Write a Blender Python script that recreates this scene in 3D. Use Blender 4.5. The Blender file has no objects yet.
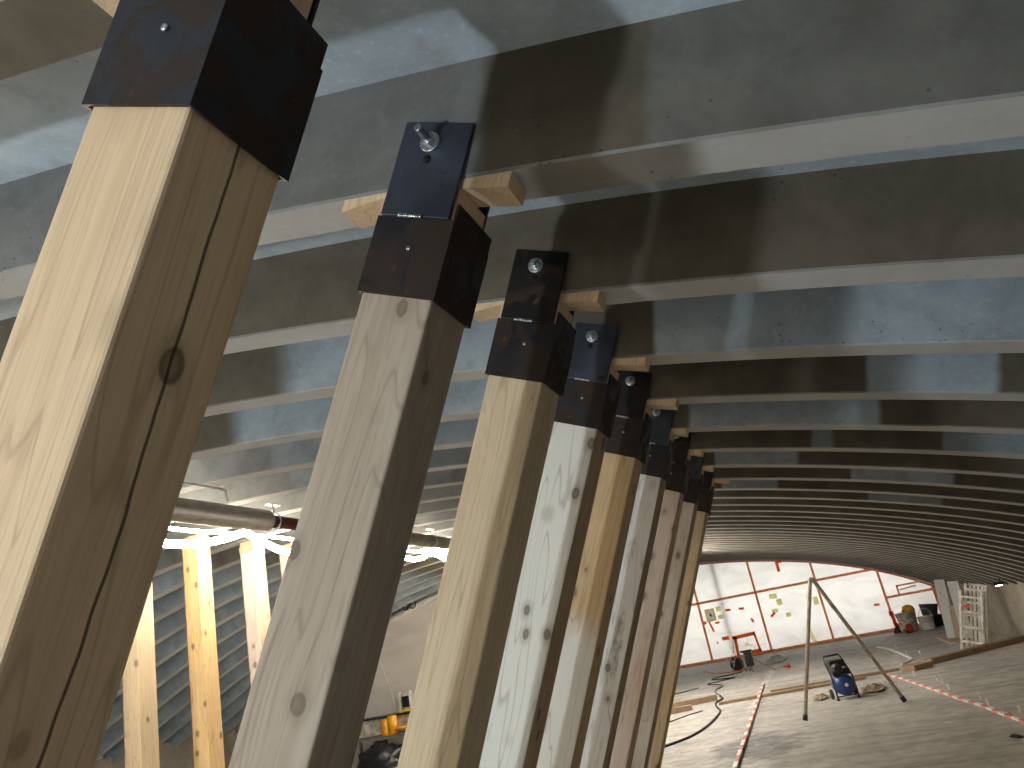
import bpy, math, random
from mathutils import Vector, Matrix, noise as mnoise
random.seed(7)
PI = math.pi
SC = bpy.context.scene
COL = SC.collection
S = 0.75                     # rib spacing in metres
EYE = 1.875                  # camera height above the floor


def lin(r, g, b):
    f = lambda c: (c / 255) / 12.92 if c / 255 <= 0.04045 else ((c / 255 + 0.055) / 1.055) ** 2.4
    return (f(r), f(g), f(b), 1.0)


# ------------------------------------------------------------------ materials
class NT:
    def __init__(self, name):
        self.m = bpy.data.materials.new(name)
        self.m.use_nodes = True
        self.t = self.m.node_tree
        self.t.nodes.clear()
        self.out = self.n('ShaderNodeOutputMaterial')

    def n(self, kind, **kw):
        x = self.t.nodes.new(kind)
        for k, v in kw.items():
            setattr(x, k, v)
        return x

    def l(self, a, b):
        self.t.links.new(a, b)

    def put(self, sock, v):
        if hasattr(v, 'is_linked') or isinstance(v, bpy.types.NodeSocket):
            self.l(v, sock)
        else:
            sock.default_value = v

    def math(self, op, a, b=0.0, c=0.0, clamp=False):
        x = self.n('ShaderNodeMath', operation=op)
        x.use_clamp = clamp
        self.put(x.inputs[0], a); self.put(x.inputs[1], b); self.put(x.inputs[2], c)
        return x.outputs[0]

    def smooth(self, v, a, b, lo=0.0, hi=1.0):
        x = self.n('ShaderNodeMapRange', interpolation_type='SMOOTHSTEP')
        self.put(x.inputs[0], v)
        for i, q in zip((1, 2, 3, 4), (a, b, lo, hi)):
            x.inputs[i].default_value = q
        return x.outputs[0]

    def mix(self, f, a, b, mode='MIX'):
        x = self.n('ShaderNodeMix', data_type='RGBA', blend_type=mode)
        self.put(x.inputs[0], f); self.put(x.inputs[6], a); self.put(x.inputs[7], b)
        return x.outputs[2]

    def noise(self, vec, scale, detail=4, rough=0.55, dist=0.0):
        x = self.n('ShaderNodeTexNoise')
        self.l(vec, x.inputs['Vector'])
        x.inputs['Scale'].default_value = scale
        x.inputs['Detail'].default_value = detail
        x.inputs['Roughness'].default_value = rough
        x.inputs['Distortion'].default_value = dist
        return x.outputs['Fac']

    def voro(self, vec, scale, feature='F1', rnd=1.0):
        x = self.n('ShaderNodeTexVoronoi', feature=feature)
        self.l(vec, x.inputs['Vector'])
        x.inputs['Scale'].default_value = scale
        x.inputs['Randomness'].default_value = rnd
        return x

    def scaled(self, vec, s):
        x = self.n('ShaderNodeVectorMath', operation='MULTIPLY')
        self.l(vec, x.inputs[0]); x.inputs[1].default_value = s
        return x.outputs[0]

    def objco(self):
        tc = self.n('ShaderNodeTexCoord')
        oi = self.n('ShaderNodeObjectInfo')
        k = self.n('ShaderNodeVectorMath', operation='SCALE')
        c = self.n('ShaderNodeCombineXYZ')
        self.l(oi.outputs['Random'], c.inputs[0]); self.l(oi.outputs['Random'], c.inputs[1]); self.l(oi.outputs['Random'], c.inputs[2])
        self.l(c.outputs[0], k.inputs[0]); k.inputs['Scale'].default_value = 37.0
        a = self.n('ShaderNodeVectorMath', operation='ADD')
        self.l(tc.outputs['Object'], a.inputs[0]); self.l(k.outputs[0], a.inputs[1])
        self.obj_raw = tc.outputs['Object']
        return a.outputs[0]

    def pos(self):
        return self.n('ShaderNodeNewGeometry').outputs['Position']

    def bsdf(self, color, rough=0.7, metal=0.0, bump=None, bstr=0.3, bdist=0.004, spec=0.5):
        p = self.n('ShaderNodeBsdfPrincipled')
        self.put(p.inputs['Base Color'], color)
        self.put(p.inputs['Roughness'], rough)
        p.inputs['Metallic'].default_value = metal
        p.inputs['Specular IOR Level'].default_value = spec
        if bump is not None:
            b = self.n('ShaderNodeBump')
            b.inputs['Strength'].default_value = bstr
            b.inputs['Distance'].default_value = bdist
            self.l(bump, b.inputs['Height'])
            self.l(b.outputs[0], p.inputs['Normal'])
        self.l(p.outputs[0], self.out.inputs['Surface'])
        return p


def plain(name, rgb, rough=0.6, metal=0.0, var=0.12, scale=9.0, spec=0.5):
    t = NT(name)
    v = t.objco()
    n = t.noise(v, scale, 4)
    c = t.mix(t.smooth(n, 0.35, 0.7), lin(*rgb), lin(*[max(0, int(q * (1 - var * 1.6))) for q in rgb]))
    t.bsdf(c, rough, metal, n, 0.1, 0.002, spec)
    return t.m


def wood(name, base, dark, white=0.0, wcol=(205, 203, 196), grime=0.0, knots=1.0, crack=None, fuzz=0.25, split=None, front=False, kd=0.62):
    t = NT(name)
    v = t.objco()
    w = t.noise(t.scaled(v, (3, 3, 0.8)), 1.0, 2)
    dv = t.n('ShaderNodeVectorMath', operation='ADD')
    cx = t.n('ShaderNodeCombineXYZ')
    t.l(t.math('MULTIPLY', w, 0.10), cx.inputs[0]); t.l(t.math('MULTIPLY', w, 0.10), cx.inputs[1])
    t.l(v, dv.inputs[0]); t.l(cx.outputs[0], dv.inputs[1])
    v2 = dv.outputs[0]
    g1 = t.noise(t.scaled(v2, (26, 26, 0.7)), 1.0, 3, 0.6)
    g2 = t.noise(t.scaled(v2, (140, 140, 5)), 1.0, 2, 0.6)
    patch = t.noise(t.scaled(v, (5, 5, 1.6)), 1.0, 3)
    dark = [int(a * 0.45 + b * 0.55) for a, b in zip(base, dark)]
    c = t.mix(t.smooth(g1, 0.35, 0.75, 0, 0.75), lin(*base), lin(*dark))
    c = t.mix(t.smooth(g2, 0.45, 0.75, 0, 0.28), c, lin(*[int(q * 0.72) for q in dark]))
    c = t.mix(t.smooth(patch, 0.4, 0.7, 0, 0.25), c, lin(*[int(q * 0.82) for q in base]))
    if white > 0:
        wm = t.math('ADD', t.math('MULTIPLY', t.noise(t.scaled(v, (9, 9, 2.2)), 1.0, 5, 0.65), 0.8), white - 0.5)
        tcn = t.n('ShaderNodeTexCoord'); sn = t.n('ShaderNodeSeparateXYZ'); t.l(tcn.outputs['Normal'], sn.inputs[0])
        wm = t.math('MULTIPLY', wm, t.smooth(sn.outputs[1], -0.3, -0.8, 0.12 if front else 1.0, 1.0))   # the wash went on the front only
        if split is not None:   # whitening only on the lower part of the post
            sx = t.n('ShaderNodeSeparateXYZ'); t.l(t.obj_raw, sx.inputs[0])
            wm = t.math('MULTIPLY', wm, t.smooth(sx.outputs[2], split + 0.25, split - 0.3, 0, 1.15))
        c = t.mix(t.smooth(wm, 0.25, 0.6, 0, 0.9), c, lin(*wcol))
    if grime > 0:
        gm = t.noise(t.scaled(v, (12, 12, 3.2)), 1.0, 6, 0.7)
        c = t.mix(t.smooth(gm, 0.66 - grime * 0.2, 0.85 - grime * 0.2, 0, 0.75), c, lin(70, 66, 60))
    gl = t.noise(t.scaled(v2, (6, 6, 0.42)), 1.0, 2, 0.5)
    ring = t.math('PINGPONG', t.math('MULTIPLY', gl, 15.0), 0.5)
    c = t.mix(t.smooth(ring, 0.09, 0.0, 0, 0.38), c, lin(*[int(q * 0.74) for q in dark]))
    vo = t.voro(t.scaled(v2, (8.5, 8.5, 5.6)), 1.0)
    sep = t.n('ShaderNodeSeparateColor'); t.l(vo.outputs['Color'], sep.inputs[0])
    keep = t.smooth(sep.outputs[0], 1.0 - kd, 1.04 - kd)
    d = vo.outputs['Distance']
    core = t.math('MULTIPLY', t.math('MULTIPLY', t.smooth(d, 0.17, 0.13), t.smooth(d, 0.02, 0.13, 0.65, 1.0)), keep)
    halo = t.math('MULTIPLY', t.smooth(d, 0.34, 0.15), keep)
    c = t.mix(t.math('MULTIPLY', halo, 0.35 * knots), c, lin(*[int(q * 0.8) for q in dark]))
    c = t.mix(t.math('MULTIPLY', core, 0.75 * knots), c, lin(88, 66, 48) if white < 0.4 else lin(96, 86, 76))
    if crack is not None:
        sx = t.n('ShaderNodeSeparateXYZ'); t.l(t.obj_raw, sx.inputs[0])
        wob = t.math('MULTIPLY', t.math('SUBTRACT', t.noise(t.scaled(v, (1, 1, 2.2)), 1.0, 3), 0.5), 0.05)
        dd = t.math('ABSOLUTE', t.math('SUBTRACT', t.math('SUBTRACT', sx.outputs[1], crack), wob))
        side = t.smooth(sx.outputs[0], 0.07, 0.09)
        c = t.mix(t.math('MULTIPLY', t.smooth(dd, 0.0042, 0.0015), t.math('MULTIPLY', side, 0.85)), c, lin(45, 30, 18))
    t.bsdf(c, 0.72, 0.0, t.math('ADD', g1, t.math('MULTIPLY', g2, 0.6)), fuzz, 0.003, 0.25)
    return t.m


# stretches of rib face toned grey (rib number, x from, x to in rib spacings, amount); the rest is brown
GREY_SPANS = [(1, -9, 9, .8), (2, -9, -0.55, .26), (2, -0.06, 3.2, .14), (4, -2.72, -1.2, .9), (4, -0.385, 3.4, 1), (5, -3.95, -1.4, .9), (5, .685, 1.33, 1), (6, -4.4, -1.9, .6),  # low amounts on rib two paint in its dimmer light
        (6, -.47, .83, 1), (7, -4.9, -3.4, .5), (7, .41, .56, .7), (7, 1.35, 2.6, .8), (8, -.48, .29, 1), (9, .8, 1.72, 1), (10, -.6, .05, 1), (11, 1.1, 1.9, .6)] + [(n, -8.2, -1.2, .28) for n in range(7, 15)] + [(6, -8.2, -4.2, .3)]  # last spans paint the light rope's brightness into the left faces


def concrete(name, base=(150, 152, 150), floor=False, two_tone=False):
    t = NT(name)
    v = t.pos()
    big = t.noise(t.scaled(v, (0.9, 0.9, 1.3)), 1.0, 6, 0.62)
    mid = t.noise(v, 5.5, 6, 0.65, 0.4)
    fine = t.noise(v, 42.0, 4, 0.6)
    c = t.mix(t.smooth(big, 0.3, 0.72), lin(*base), lin(*[int(q * 0.82) for q in base]))
    c = t.mix(t.smooth(mid, 0.38, 0.75, 0, 0.6), c, lin(*[int(q * 0.72) for q in base]))
    c = t.mix(t.smooth(fine, 0.5, 0.8, 0, 0.35), c, lin(*[min(255, int(q * 1.12)) for q in base]))
    if not floor:
        st = t.noise(t.scaled(v, (2.1, 2.1, 2.6)), 1.0, 7, 0.68)
        c = t.mix(t.smooth(st, 0.56, 0.72, 0, 0.35), c, lin(128, 108, 84))
        if two_tone:
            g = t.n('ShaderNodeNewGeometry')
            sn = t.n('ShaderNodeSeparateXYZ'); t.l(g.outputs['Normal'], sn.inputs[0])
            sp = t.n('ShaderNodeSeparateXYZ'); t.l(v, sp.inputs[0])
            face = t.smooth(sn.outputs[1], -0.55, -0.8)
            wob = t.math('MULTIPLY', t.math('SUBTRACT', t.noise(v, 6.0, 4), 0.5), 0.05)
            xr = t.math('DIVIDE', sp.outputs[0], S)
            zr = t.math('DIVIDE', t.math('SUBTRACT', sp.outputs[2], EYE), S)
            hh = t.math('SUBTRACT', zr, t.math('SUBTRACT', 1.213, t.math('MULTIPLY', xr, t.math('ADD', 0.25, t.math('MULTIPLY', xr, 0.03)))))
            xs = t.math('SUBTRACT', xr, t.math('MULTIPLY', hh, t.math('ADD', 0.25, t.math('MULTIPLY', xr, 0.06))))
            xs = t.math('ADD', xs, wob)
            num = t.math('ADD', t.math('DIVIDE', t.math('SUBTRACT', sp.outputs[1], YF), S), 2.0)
            grey_amt = t.smooth(xs, -8.0, -9.0)
            for n, x0, x1, k in GREY_SPANS:
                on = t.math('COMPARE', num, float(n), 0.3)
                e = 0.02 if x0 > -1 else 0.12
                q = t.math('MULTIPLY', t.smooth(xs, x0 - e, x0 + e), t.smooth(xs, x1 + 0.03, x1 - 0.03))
                grey_amt = t.math('MAXIMUM', grey_amt, t.math('MULTIPLY', t.math('MULTIPLY', on, q), k))
            cm = t.math('MULTIPLY', face, t.math('SUBTRACT', 1.0, grey_amt))
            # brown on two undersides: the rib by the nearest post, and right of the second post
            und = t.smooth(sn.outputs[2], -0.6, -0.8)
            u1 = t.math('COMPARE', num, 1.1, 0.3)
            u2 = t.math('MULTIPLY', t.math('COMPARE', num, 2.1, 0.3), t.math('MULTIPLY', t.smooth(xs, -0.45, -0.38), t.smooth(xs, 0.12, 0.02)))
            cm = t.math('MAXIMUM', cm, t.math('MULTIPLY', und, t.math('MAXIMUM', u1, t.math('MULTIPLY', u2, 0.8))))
            c = t.mix(t.math('MULTIPLY', und, 0.55), c, lin(186, 178, 168))  # pale laitance on the undersides, with the ropes' warm light painted in
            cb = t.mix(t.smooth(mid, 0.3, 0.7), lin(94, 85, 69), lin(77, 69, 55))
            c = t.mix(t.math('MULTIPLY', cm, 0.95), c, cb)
        p = t.voro(v, 30.0)
        sep = t.n('ShaderNodeSeparateColor'); t.l(p.outputs['Color'], sep.inputs[0])
        zone = t.smooth(t.noise(v, 2.3, 3), 0.47, 0.6)
        pit = t.math('MULTIPLY', t.smooth(p.outputs['Distance'], 0.17, 0.09), t.math('MULTIPLY', t.smooth(sep.outputs[1], 0.7, 0.74), zone))
        c = t.mix(t.math('MULTIPLY', pit, 0.6), c, lin(38, 36, 34))
        h = t.math('SUBTRACT', t.math('MULTIPLY', fine, 0.5), pit)
        t.bsdf(c, 0.85, 0.0, h, 0.35, 0.004, 0.25)
    else:
        sx = t.n('ShaderNodeSeparateXYZ'); t.l(v, sx.inputs[0])
        x, y = sx.outputs[0], sx.outputs[1]
        streak = t.noise(t.scaled(v, (0.55, 4.2, 1)), 1.0, 6, 0.68, 0.3)
        c = t.mix(t.smooth(streak, 0.42, 0.72, 0, 0.6), c, lin(112, 107, 100))
        strk2 = t.noise(t.scaled(v, (0.35, 11, 1)), 1.0, 3, 0.6)
        c = t.mix(t.smooth(strk2, 0.55, 0.75, 0, 0.5), c, lin(168, 160, 146))
        # dark spill and a trail of white dust
        dx = t.math('DIVIDE', t.math('ADD', x, 1.15), 0.75); dy = t.math('DIVIDE', t.math('SUBTRACT', y, 11.4), 1.5)
        rr = t.math('SQRT', t.math('ADD', t.math('MULTIPLY', dx, dx), t.math('MULTIPLY', dy, dy)))
        rr = t.math('ADD', rr, t.math('MULTIPLY', t.math('SUBTRACT', t.noise(t.scaled(v, (2.2, 3.5, 1)), 1.0, 5, 0.7), 0.5), 1.9))
        c = t.mix(t.smooth(rr, 0.95, 0.45, 0, 0.7), c, lin(66, 60, 58))
        ln = t.math('ABSOLUTE', t.math('SUBTRACT', x, t.math('ADD', -1.68, t.math('MULTIPLY', y, 0.0145))))
        du = t.noise(t.scaled(v, (14, 3, 1)), 1.0, 5, 0.7)
        dust = t.math('MULTIPLY', t.smooth(ln, 0.12, 0.02), t.math('MULTIPLY', t.smooth(du, 0.42, 0.6), t.math('MULTIPLY', t.smooth(y, 14.4, 15.2), t.smooth(y, 25.0, 23.6))))
        c = t.mix(t.math('MULTIPLY', dust, 0.8), c, lin(215, 210, 204))
        t.bsdf(c, t.smooth(mid, 0.3, 0.7, 0.42, 0.75), 0.0, fine, 0.15, 0.003, 0.35)
    return t.m


def steel(name, mill, rust_amt, rough=0.42):
    t = NT(name)
    v = t.objco()
    a = t.noise(v, 9.0, 6, 0.62, 0.6)
    b = t.noise(v, 38.0, 4, 0.6)
    lo = t.noise(v, 4.0, 3)
    c = t.mix(t.smooth(lo, 0.35, 0.65), lin(*mill), lin(*[int(q * 0.72) for q in mill]))
    rm = t.smooth(a, 0.60 - rust_amt * 0.22, 0.70 - rust_amt * 0.22)
    c = t.mix(t.math('MULTIPLY', rm, 0.85), c, lin(56, 43, 33))
    c = t.mix(t.math('MULTIPLY', rm, t.smooth(b, 0.62, 0.75, 0, 0.55)), c, lin(140, 88, 42))
    r = t.math('ADD', rough, t.math('MULTIPLY', rm, 0.3))
    t.bsdf(c, r, 0.55, b, 0.12, 0.002, 0.5)
    return t.m


def glow(name, rgb, strength):
    t = NT(name)
    e = t.n('ShaderNodeEmission')
    n = t.noise(t.pos(), 2.0, 1)
    e.inputs['Color'].default_value = rgb
    t.l(t.math('ADD', strength * 0.97, t.math('MULTIPLY', n, strength * 0.06)), e.inputs['Strength'])
    t.l(e.outputs[0], t.out.inputs['Surface'])
    return t.m


def backlit(name, rgb, trans=0.55):
    t = NT(name); n = t.noise(t.objco(), 9.0, 3)
    c = t.mix(t.smooth(n, 0.35, 0.7), lin(*rgb), lin(*[int(q * 0.92) for q in rgb]))
    d = t.n('ShaderNodeBsdfDiffuse'); t.l(c, d.inputs[0])
    tr = t.n('ShaderNodeBsdfTranslucent'); t.l(c, tr.inputs[0])
    m = t.n('ShaderNodeMixShader'); m.inputs[0].default_value = trans
    t.l(d.outputs[0], m.inputs[1]); t.l(tr.outputs[0], m.inputs[2]); t.l(m.outputs[0], t.out.inputs['Surface'])
    return t.m


def sheet(name, rgb, trans):
    t = NT(name)
    v = t.pos()
    n = t.noise(t.scaled(v, (0.8, 0.8, 1.6)), 1.0, 6, 0.6, 1.2)
    n2 = t.noise(t.scaled(v, (3.0, 3.0, 0.9)), 1.0, 4, 0.6, 0.8)
    c = t.mix(t.smooth(n, 0.35, 0.7), lin(*rgb), lin(*[int(q * 0.93) for q in rgb]))
    d = t.n('ShaderNodeBsdfDiffuse'); t.l(c, d.inputs[0])
    tr = t.n('ShaderNodeBsdfTranslucent'); t.l(c, tr.inputs[0])
    b = t.n('ShaderNodeBump'); b.inputs['Strength'].default_value = 0.18; b.inputs['Distance'].default_value = 0.08
    t.l(t.math('ADD', n, t.math('MULTIPLY', n2, 0.3)), b.inputs['Height'])
    t.l(b.outputs[0], d.inputs['Normal']); t.l(b.outputs[0], tr.inputs['Normal'])
    m = t.n('ShaderNodeMixShader'); m.inputs[0].default_value = trans
    t.l(d.outputs[0], m.inputs[1]); t.l(tr.outputs[0], m.inputs[2])
    t.l(m.outputs[0], t.out.inputs['Surface'])
    return t.m


M = {}
YF = 1.858 * S            # front face of rib 2
M['concrete'] = concrete('rib concrete', (168, 179, 186), two_tone=True)
M['slab'] = concrete('slab concrete', (188, 201, 210))
M['floor'] = concrete('floor concrete', (186, 180, 169), True)
M['knee'] = concrete('knee wall concrete', (150, 140, 126))
M['pine'] = wood('pale pine', (216, 186, 150), (186, 152, 112), crack=0.115, kd=0.45)
M['grey_wood'] = wood('weathered grey timber', (172, 156, 138), (136, 118, 100), white=0.35, wcol=(184, 174, 164), knots=0.8)
M['tan'] = wood('tan timber', (208, 188, 156), (178, 152, 118), kd=0.5)
M['white_wood'] = wood('whitewashed timber', (186, 160, 130), (160, 132, 102), white=0.8, wcol=(222, 222, 214), front=True, kd=0.9)
M['half_white'] = wood('half whitened timber', (206, 178, 138), (176, 144, 104), white=0.8, wcol=(216, 214, 206), split=2.15, front=True, kd=0.7)
M['grimy'] = wood('grimy white timber', (182, 158, 130), (150, 126, 100), white=0.75, grime=0.7, wcol=(216, 215, 210), front=True)
M['pinkish'] = wood('pinkish timber', (206, 180, 156), (180, 148, 124), white=0.62, wcol=(226, 214, 204), front=True)
M['greyish'] = wood('greyish timber', (182, 164, 142), (150, 132, 110), white=0.6, grime=0.3, wcol=(214, 210, 202), front=True)
M['wedge'] = wood('fresh wedge pine', (216, 190, 156), (196, 166, 128), knots=0.3)
M['yellow_pine'] = wood('yellow pine', (224, 192, 142), (202, 162, 108))
M['board'] = wood('dirty floor board', (150, 126, 98), (112, 90, 66), white=0.15, grime=0.4)
M['light_board'] = wood('pale board', (196, 172, 150), (166, 140, 118), white=0.3)
M['white_plank'] = wood('white plank', (196, 192, 184), (176, 170, 160), white=0.8, wcol=(212, 212, 208), knots=0.5)
def stud_mat():
    t = NT('backlight tinted batten'); v = t.objco()
    n = t.noise(t.scaled(v, (8, 8, 1.2)), 1.0, 4)
    c = t.mix(t.smooth(n, 0.35, 0.7), lin(250, 200, 164), lin(232, 172, 132))  # orange tint paints backlight bleeding over the timber studs
    d = t.n('ShaderNodeBsdfDiffuse'); t.l(c, d.inputs[0])
    tr = t.n('ShaderNodeBsdfTranslucent'); t.l(c, tr.inputs[0])
    m = t.n('ShaderNodeMixShader'); m.inputs[0].default_value = 0.5
    t.l(d.outputs[0], m.inputs[1]); t.l(tr.outputs[0], m.inputs[2]); t.l(m.outputs[0], t.out.inputs['Surface'])
    return t.m


M['stud'] = stud_mat()
M['trestle'] = plain('weathered alu', (184, 174, 154), 0.55, 0.0)
M['plate'] = steel('mill scale plate', (76, 81, 94), 0.0)
M['plate_brown'] = steel('brown steel plate', (44, 42, 42), 0.35)  # browner steel for every other post
M['sleeve'] = steel('rusty sleeve', (50, 49, 53), 0.75)
M['zinc'] = plain('zinc bolt', (205, 210, 212), 0.28, 0.9, 0.1, 60)
M['weld'] = plain('bright weld', (225, 222, 215), 0.3, 0.9, 0.3, 120)
M['hole'] = plain('dark hole', (10, 10, 11), 0.9)
M['tarp'] = sheet('white tarp', (246, 243, 236), 0.72)
M['tarp_grey'] = sheet('grey white tarp', (226, 220, 210), 0.25)
M['film'] = sheet('clear film', (244, 242, 238), 0.6)
M['pink_tape'] = plain('pink tape', (226, 140, 122), 0.6)
M['red'] = plain('red tape', (214, 62, 40), 0.55)
M['orange'] = backlit('orange tape wrapped bars', (254, 166, 108), 0.6)
M['tape_red'] = backlit('red adhesive tape', (252, 150, 122), 0.65)
M['strap'] = backlit('yellow strap', (250, 238, 130), 0.6)
M['dull_red'] = plain('faded red', (198, 112, 94), 0.6)
M['tape_pink'] = plain('faded barrier red', (222, 128, 116), 0.5)
M['yellow'] = plain('yellow strap', (226, 206, 62), 0.5)
M['note'] = backlit('pale yellow note', (250, 248, 206), 0.7)
M['paper'] = backlit('white paper', (242, 238, 236), 0.65)
M['ink'] = plain('dark ink', (60, 55, 70), 0.7)
M['white'] = plain('white plastic', (232, 228, 220), 0.45, 0, 0.08)
M['offwhite'] = plain('dusty white plastic', (238, 228, 212), 0.5, 0, 0.2)
M['alu'] = plain('aluminium', (226, 220, 208), 0.4, 0.15)
M['black'] = plain('black plastic', (26, 26, 28), 0.45)
M['bag'] = plain('black film', (48, 50, 54), 0.28, 0, 0.4)
M['rubber'] = plain('black rubber', (34, 33, 32), 0.65)
M['grey_tub'] = plain('dark grey rubber', (84, 86, 90), 0.6)
M['blue'] = plain('blue tank paint', (30, 62, 122), 0.35, 0.0)
M['cloth'] = plain('tan cloth', (160, 142, 104), 0.9, 0, 0.3)
M['pipe'] = plain('grey pipe', (142, 134, 118), 0.5, 0.0)
M['brown_pipe'] = plain('dark red brown pipe', (92, 48, 38), 0.4)
M['yellow_tool'] = plain('yellow orange plastic', (240, 168, 36), 0.4)
M['galv'] = plain('galvanised', (150, 146, 138), 0.45, 0.5)
M['led'] = glow('LED rope glow', (1.0, 0.87, 0.70, 1), 60.0)
M['led_fill'] = glow('added LED fill glow', (1.0, 0.92, 0.82, 1), 190.0)
M['bulb'] = glow('small lamp glow', (1.0, 0.95, 0.86, 1), 25.0)


# ------------------------------------------------------------------ mesh helper
class MB:
    def __init__(s):
        s.v = []; s.f = []; s.mi = []; s.sm = []

    def add(s, vs, fs, mi=0, smooth=False):
        o = len(s.v)
        s.v += [tuple(v) for v in vs]
        for f in fs:
            s.f.append([i + o for i in f]); s.mi.append(mi); s.sm.append(smooth)
        return s

    def box(s, c, d, mat=None, mi=0):
        x, y, z = [q / 2 for q in d]
        vs = [Vector((i * x, j * y, k * z)) for k in (-1, 1) for j in (-1, 1) for i in (-1, 1)]
        if mat is not None:
            vs = [mat @ v for v in vs]
        vs = [v + Vector(c) for v in vs]
        return s.add(vs, [(0, 2, 3, 1), (4, 5, 7, 6), (0, 1, 5, 4), (2, 6, 7, 3), (0, 4, 6, 2), (1, 3, 7, 5)], mi)

    def hexa(s, vs, mi=0):   # 8 corners ordered like box()
        return s.add(vs, [(0, 2, 3, 1), (4, 5, 7, 6), (0, 1, 5, 4), (2, 6, 7, 3), (0, 4, 6, 2), (1, 3, 7, 5)], mi)

    def bar(s, a, b, w, h, mi=0, up=(0, 0, 1)):
        a, b = Vector(a), Vector(b); d = (b - a); L = d.length; z = d.normalized()
        u = Vector(up)
        if abs(u.dot(z)) > 0.95: u = Vector((0, 1, 0))
        x = u.cross(z).normalized(); y = z.cross(x)
        m = Matrix((x, y, z)).transposed()
        return s.box((a + b) / 2, (w, h, L), m, mi)

    def tube(s, pts, r, n=10, cap=True, mi=0, smooth=True):
        pts = [Vector(p) for p in pts]
        rs = r if isinstance(r, (list, tuple)) else [r] * len(pts)
        vs = []; fs = []
        ref = None
        for i, p in enumerate(pts):
            d = (pts[min(i + 1, len(pts) - 1)] - pts[max(i - 1, 0)]).normalized()
            if ref is None:
                ref = Vector((0, 0, 1)) if abs(d.z) < 0.9 else Vector((1, 0, 0))
            x = (ref - d * ref.dot(d)).normalized(); y = d.cross(x); ref = x
            for k in range(n):
                t = 2 * PI * k / n
                vs.append(p + (x * math.cos(t) + y * math.sin(t)) * rs[i])
        for i in range(len(pts) - 1):
            for k in range(n):
                fs.append((i * n + k, i * n + (k + 1) % n, (i + 1) * n + (k + 1) % n, (i + 1) * n + k))
        s.add(vs, fs, mi, smooth)
        if cap:
            o = len(s.v) - len(vs)
            s.f.append([o + k for k in range(n)][::-1]); s.mi.append(mi); s.sm.append(False)
            s.f.append([o + (len(pts) - 1) * n + k for k in range(n)]); s.mi.append(mi); s.sm.append(False)
        return s

    def lathe(s, prof, c=(0, 0, 0), n=20, mat=None, mi=0, smooth=True):
        vs = []; fs = []
        for r, z in prof:
            for k in range(n):
                t = 2 * PI * k / n
                v = Vector((r * math.cos(t), r * math.sin(t), z))
                if mat is not None: v = mat @ v
                vs.append(v + Vector(c))
        for i in range(len(prof) - 1):
            for k in range(n):
                fs.append((i * n + k, i * n + (k + 1) % n, (i + 1) * n + (k + 1) % n, (i + 1) * n + k))
        fs.append(tuple(range(n))[::-1]); fs.append(tuple((len(prof) - 1) * n + k for k in range(n)))
        return s.add(vs, fs, mi, smooth)

    def mesh(s, name, mats):
        me = bpy.data.meshes.new(name)
        me.from_pydata(s.v, [], s.f)
        for m in (mats if isinstance(mats, (list, tuple)) else [mats]):
            me.materials.append(M[m] if isinstance(m, str) else m)
        for p, mi, sm in zip(me.polygons, s.mi, s.sm):
            p.material_index = mi; p.use_smooth = sm
        me.update()
        return me

    def build(s, name, mats, parent=None, loc=(0, 0, 0), bevel=0.0, rot=None):
        o = bpy.data.objects.new(name, s.mesh(name, mats))
        COL.objects.link(o)
        o.location = loc
        if rot: o.rotation_euler = rot
        if parent is not None: o.parent = parent
        if bevel:
            b = o.modifiers.new('Bevel', 'BEVEL'); b.width = bevel; b.segments = 2; b.limit_method = 'ANGLE'
        return o


def tag(o, label=None, cat=None, group=None, kind=None):
    if label: o['label'] = label
    if cat: o['category'] = cat
    if group: o['group'] = group
    if kind: o['kind'] = kind
    return o


def empty(name, loc=(0, 0, 0), rot=(0, 0, 0)):
    o = bpy.data.objects.new(name, None); COL.objects.link(o)
    o.location = loc; o.rotation_euler = rot; o.empty_display_size = 0.1
    return o


def thing(name, label, cat, loc=(0, 0, 0), rot=(0, 0, 0), group=None):
    return tag(empty(name, loc, rot), label, cat, group)


def copy_tree(o, parent=None):
    c = o.copy(); COL.objects.link(c)
    if parent is not None: c.parent = parent
    for ch in list(o.children): copy_tree(ch, c)
    return c


# ------------------------------------------------------------------ vault
A5 = [2.0916, -0.2916, -2.3417, 0.8585, -0.0466, -0.5167]


def arc(x):                       # soffit height of the ribs (metres) at x (metres)
    t = (x / S + 6) / 10
    return S * sum(a * t ** i for i, a in enumerate(A5)) + EYE


def arc_n(x):                     # unit normal of the arch pointing outwards (up)
    d = (arc(x + 0.01) - arc(x - 0.01)) / 0.02
    l = math.hypot(1, d); return (-d / l, 1 / l)


XL, XR = -13.0, 3.93              # springing lines left and right
RIB_H, RIB_W = 0.305, 0.15
DEND = 28.41                      # far wall
NSEG = 120
XS = [XL - 0.15 + (XR + 0.3 - XL) * i / NSEG for i in range(NSEG + 1)]


def off(x, h):
    n = arc_n(x); return (x + n[0] * h, arc(x) + n[1] * h)


def rib_mesh():
    b = MB(); vs = []
    prof = [(0.006, 0.0), (0.0, 0.006), (-0.012, RIB_H + 0.02), (RIB_W + 0.012, RIB_H + 0.02), (RIB_W, 0.006), (RIB_W - 0.006, 0.0)]
    for x in XS:
        for y, h in prof:
            q = off(x, h); vs.append((q[0], y, q[1]))
    n = len(prof); fs = []
    for i in range(NSEG):
        for k in range(n):
            fs.append((i * n + k, (i + 1) * n + k, (i + 1) * n + (k + 1) % n, i * n + (k + 1) % n))
    fs.append(tuple(range(n))); fs.append(tuple(NSEG * n + k for k in range(n))[::-1])
    return b.add(vs, fs).mesh('concrete_rib', 'concrete')


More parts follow.
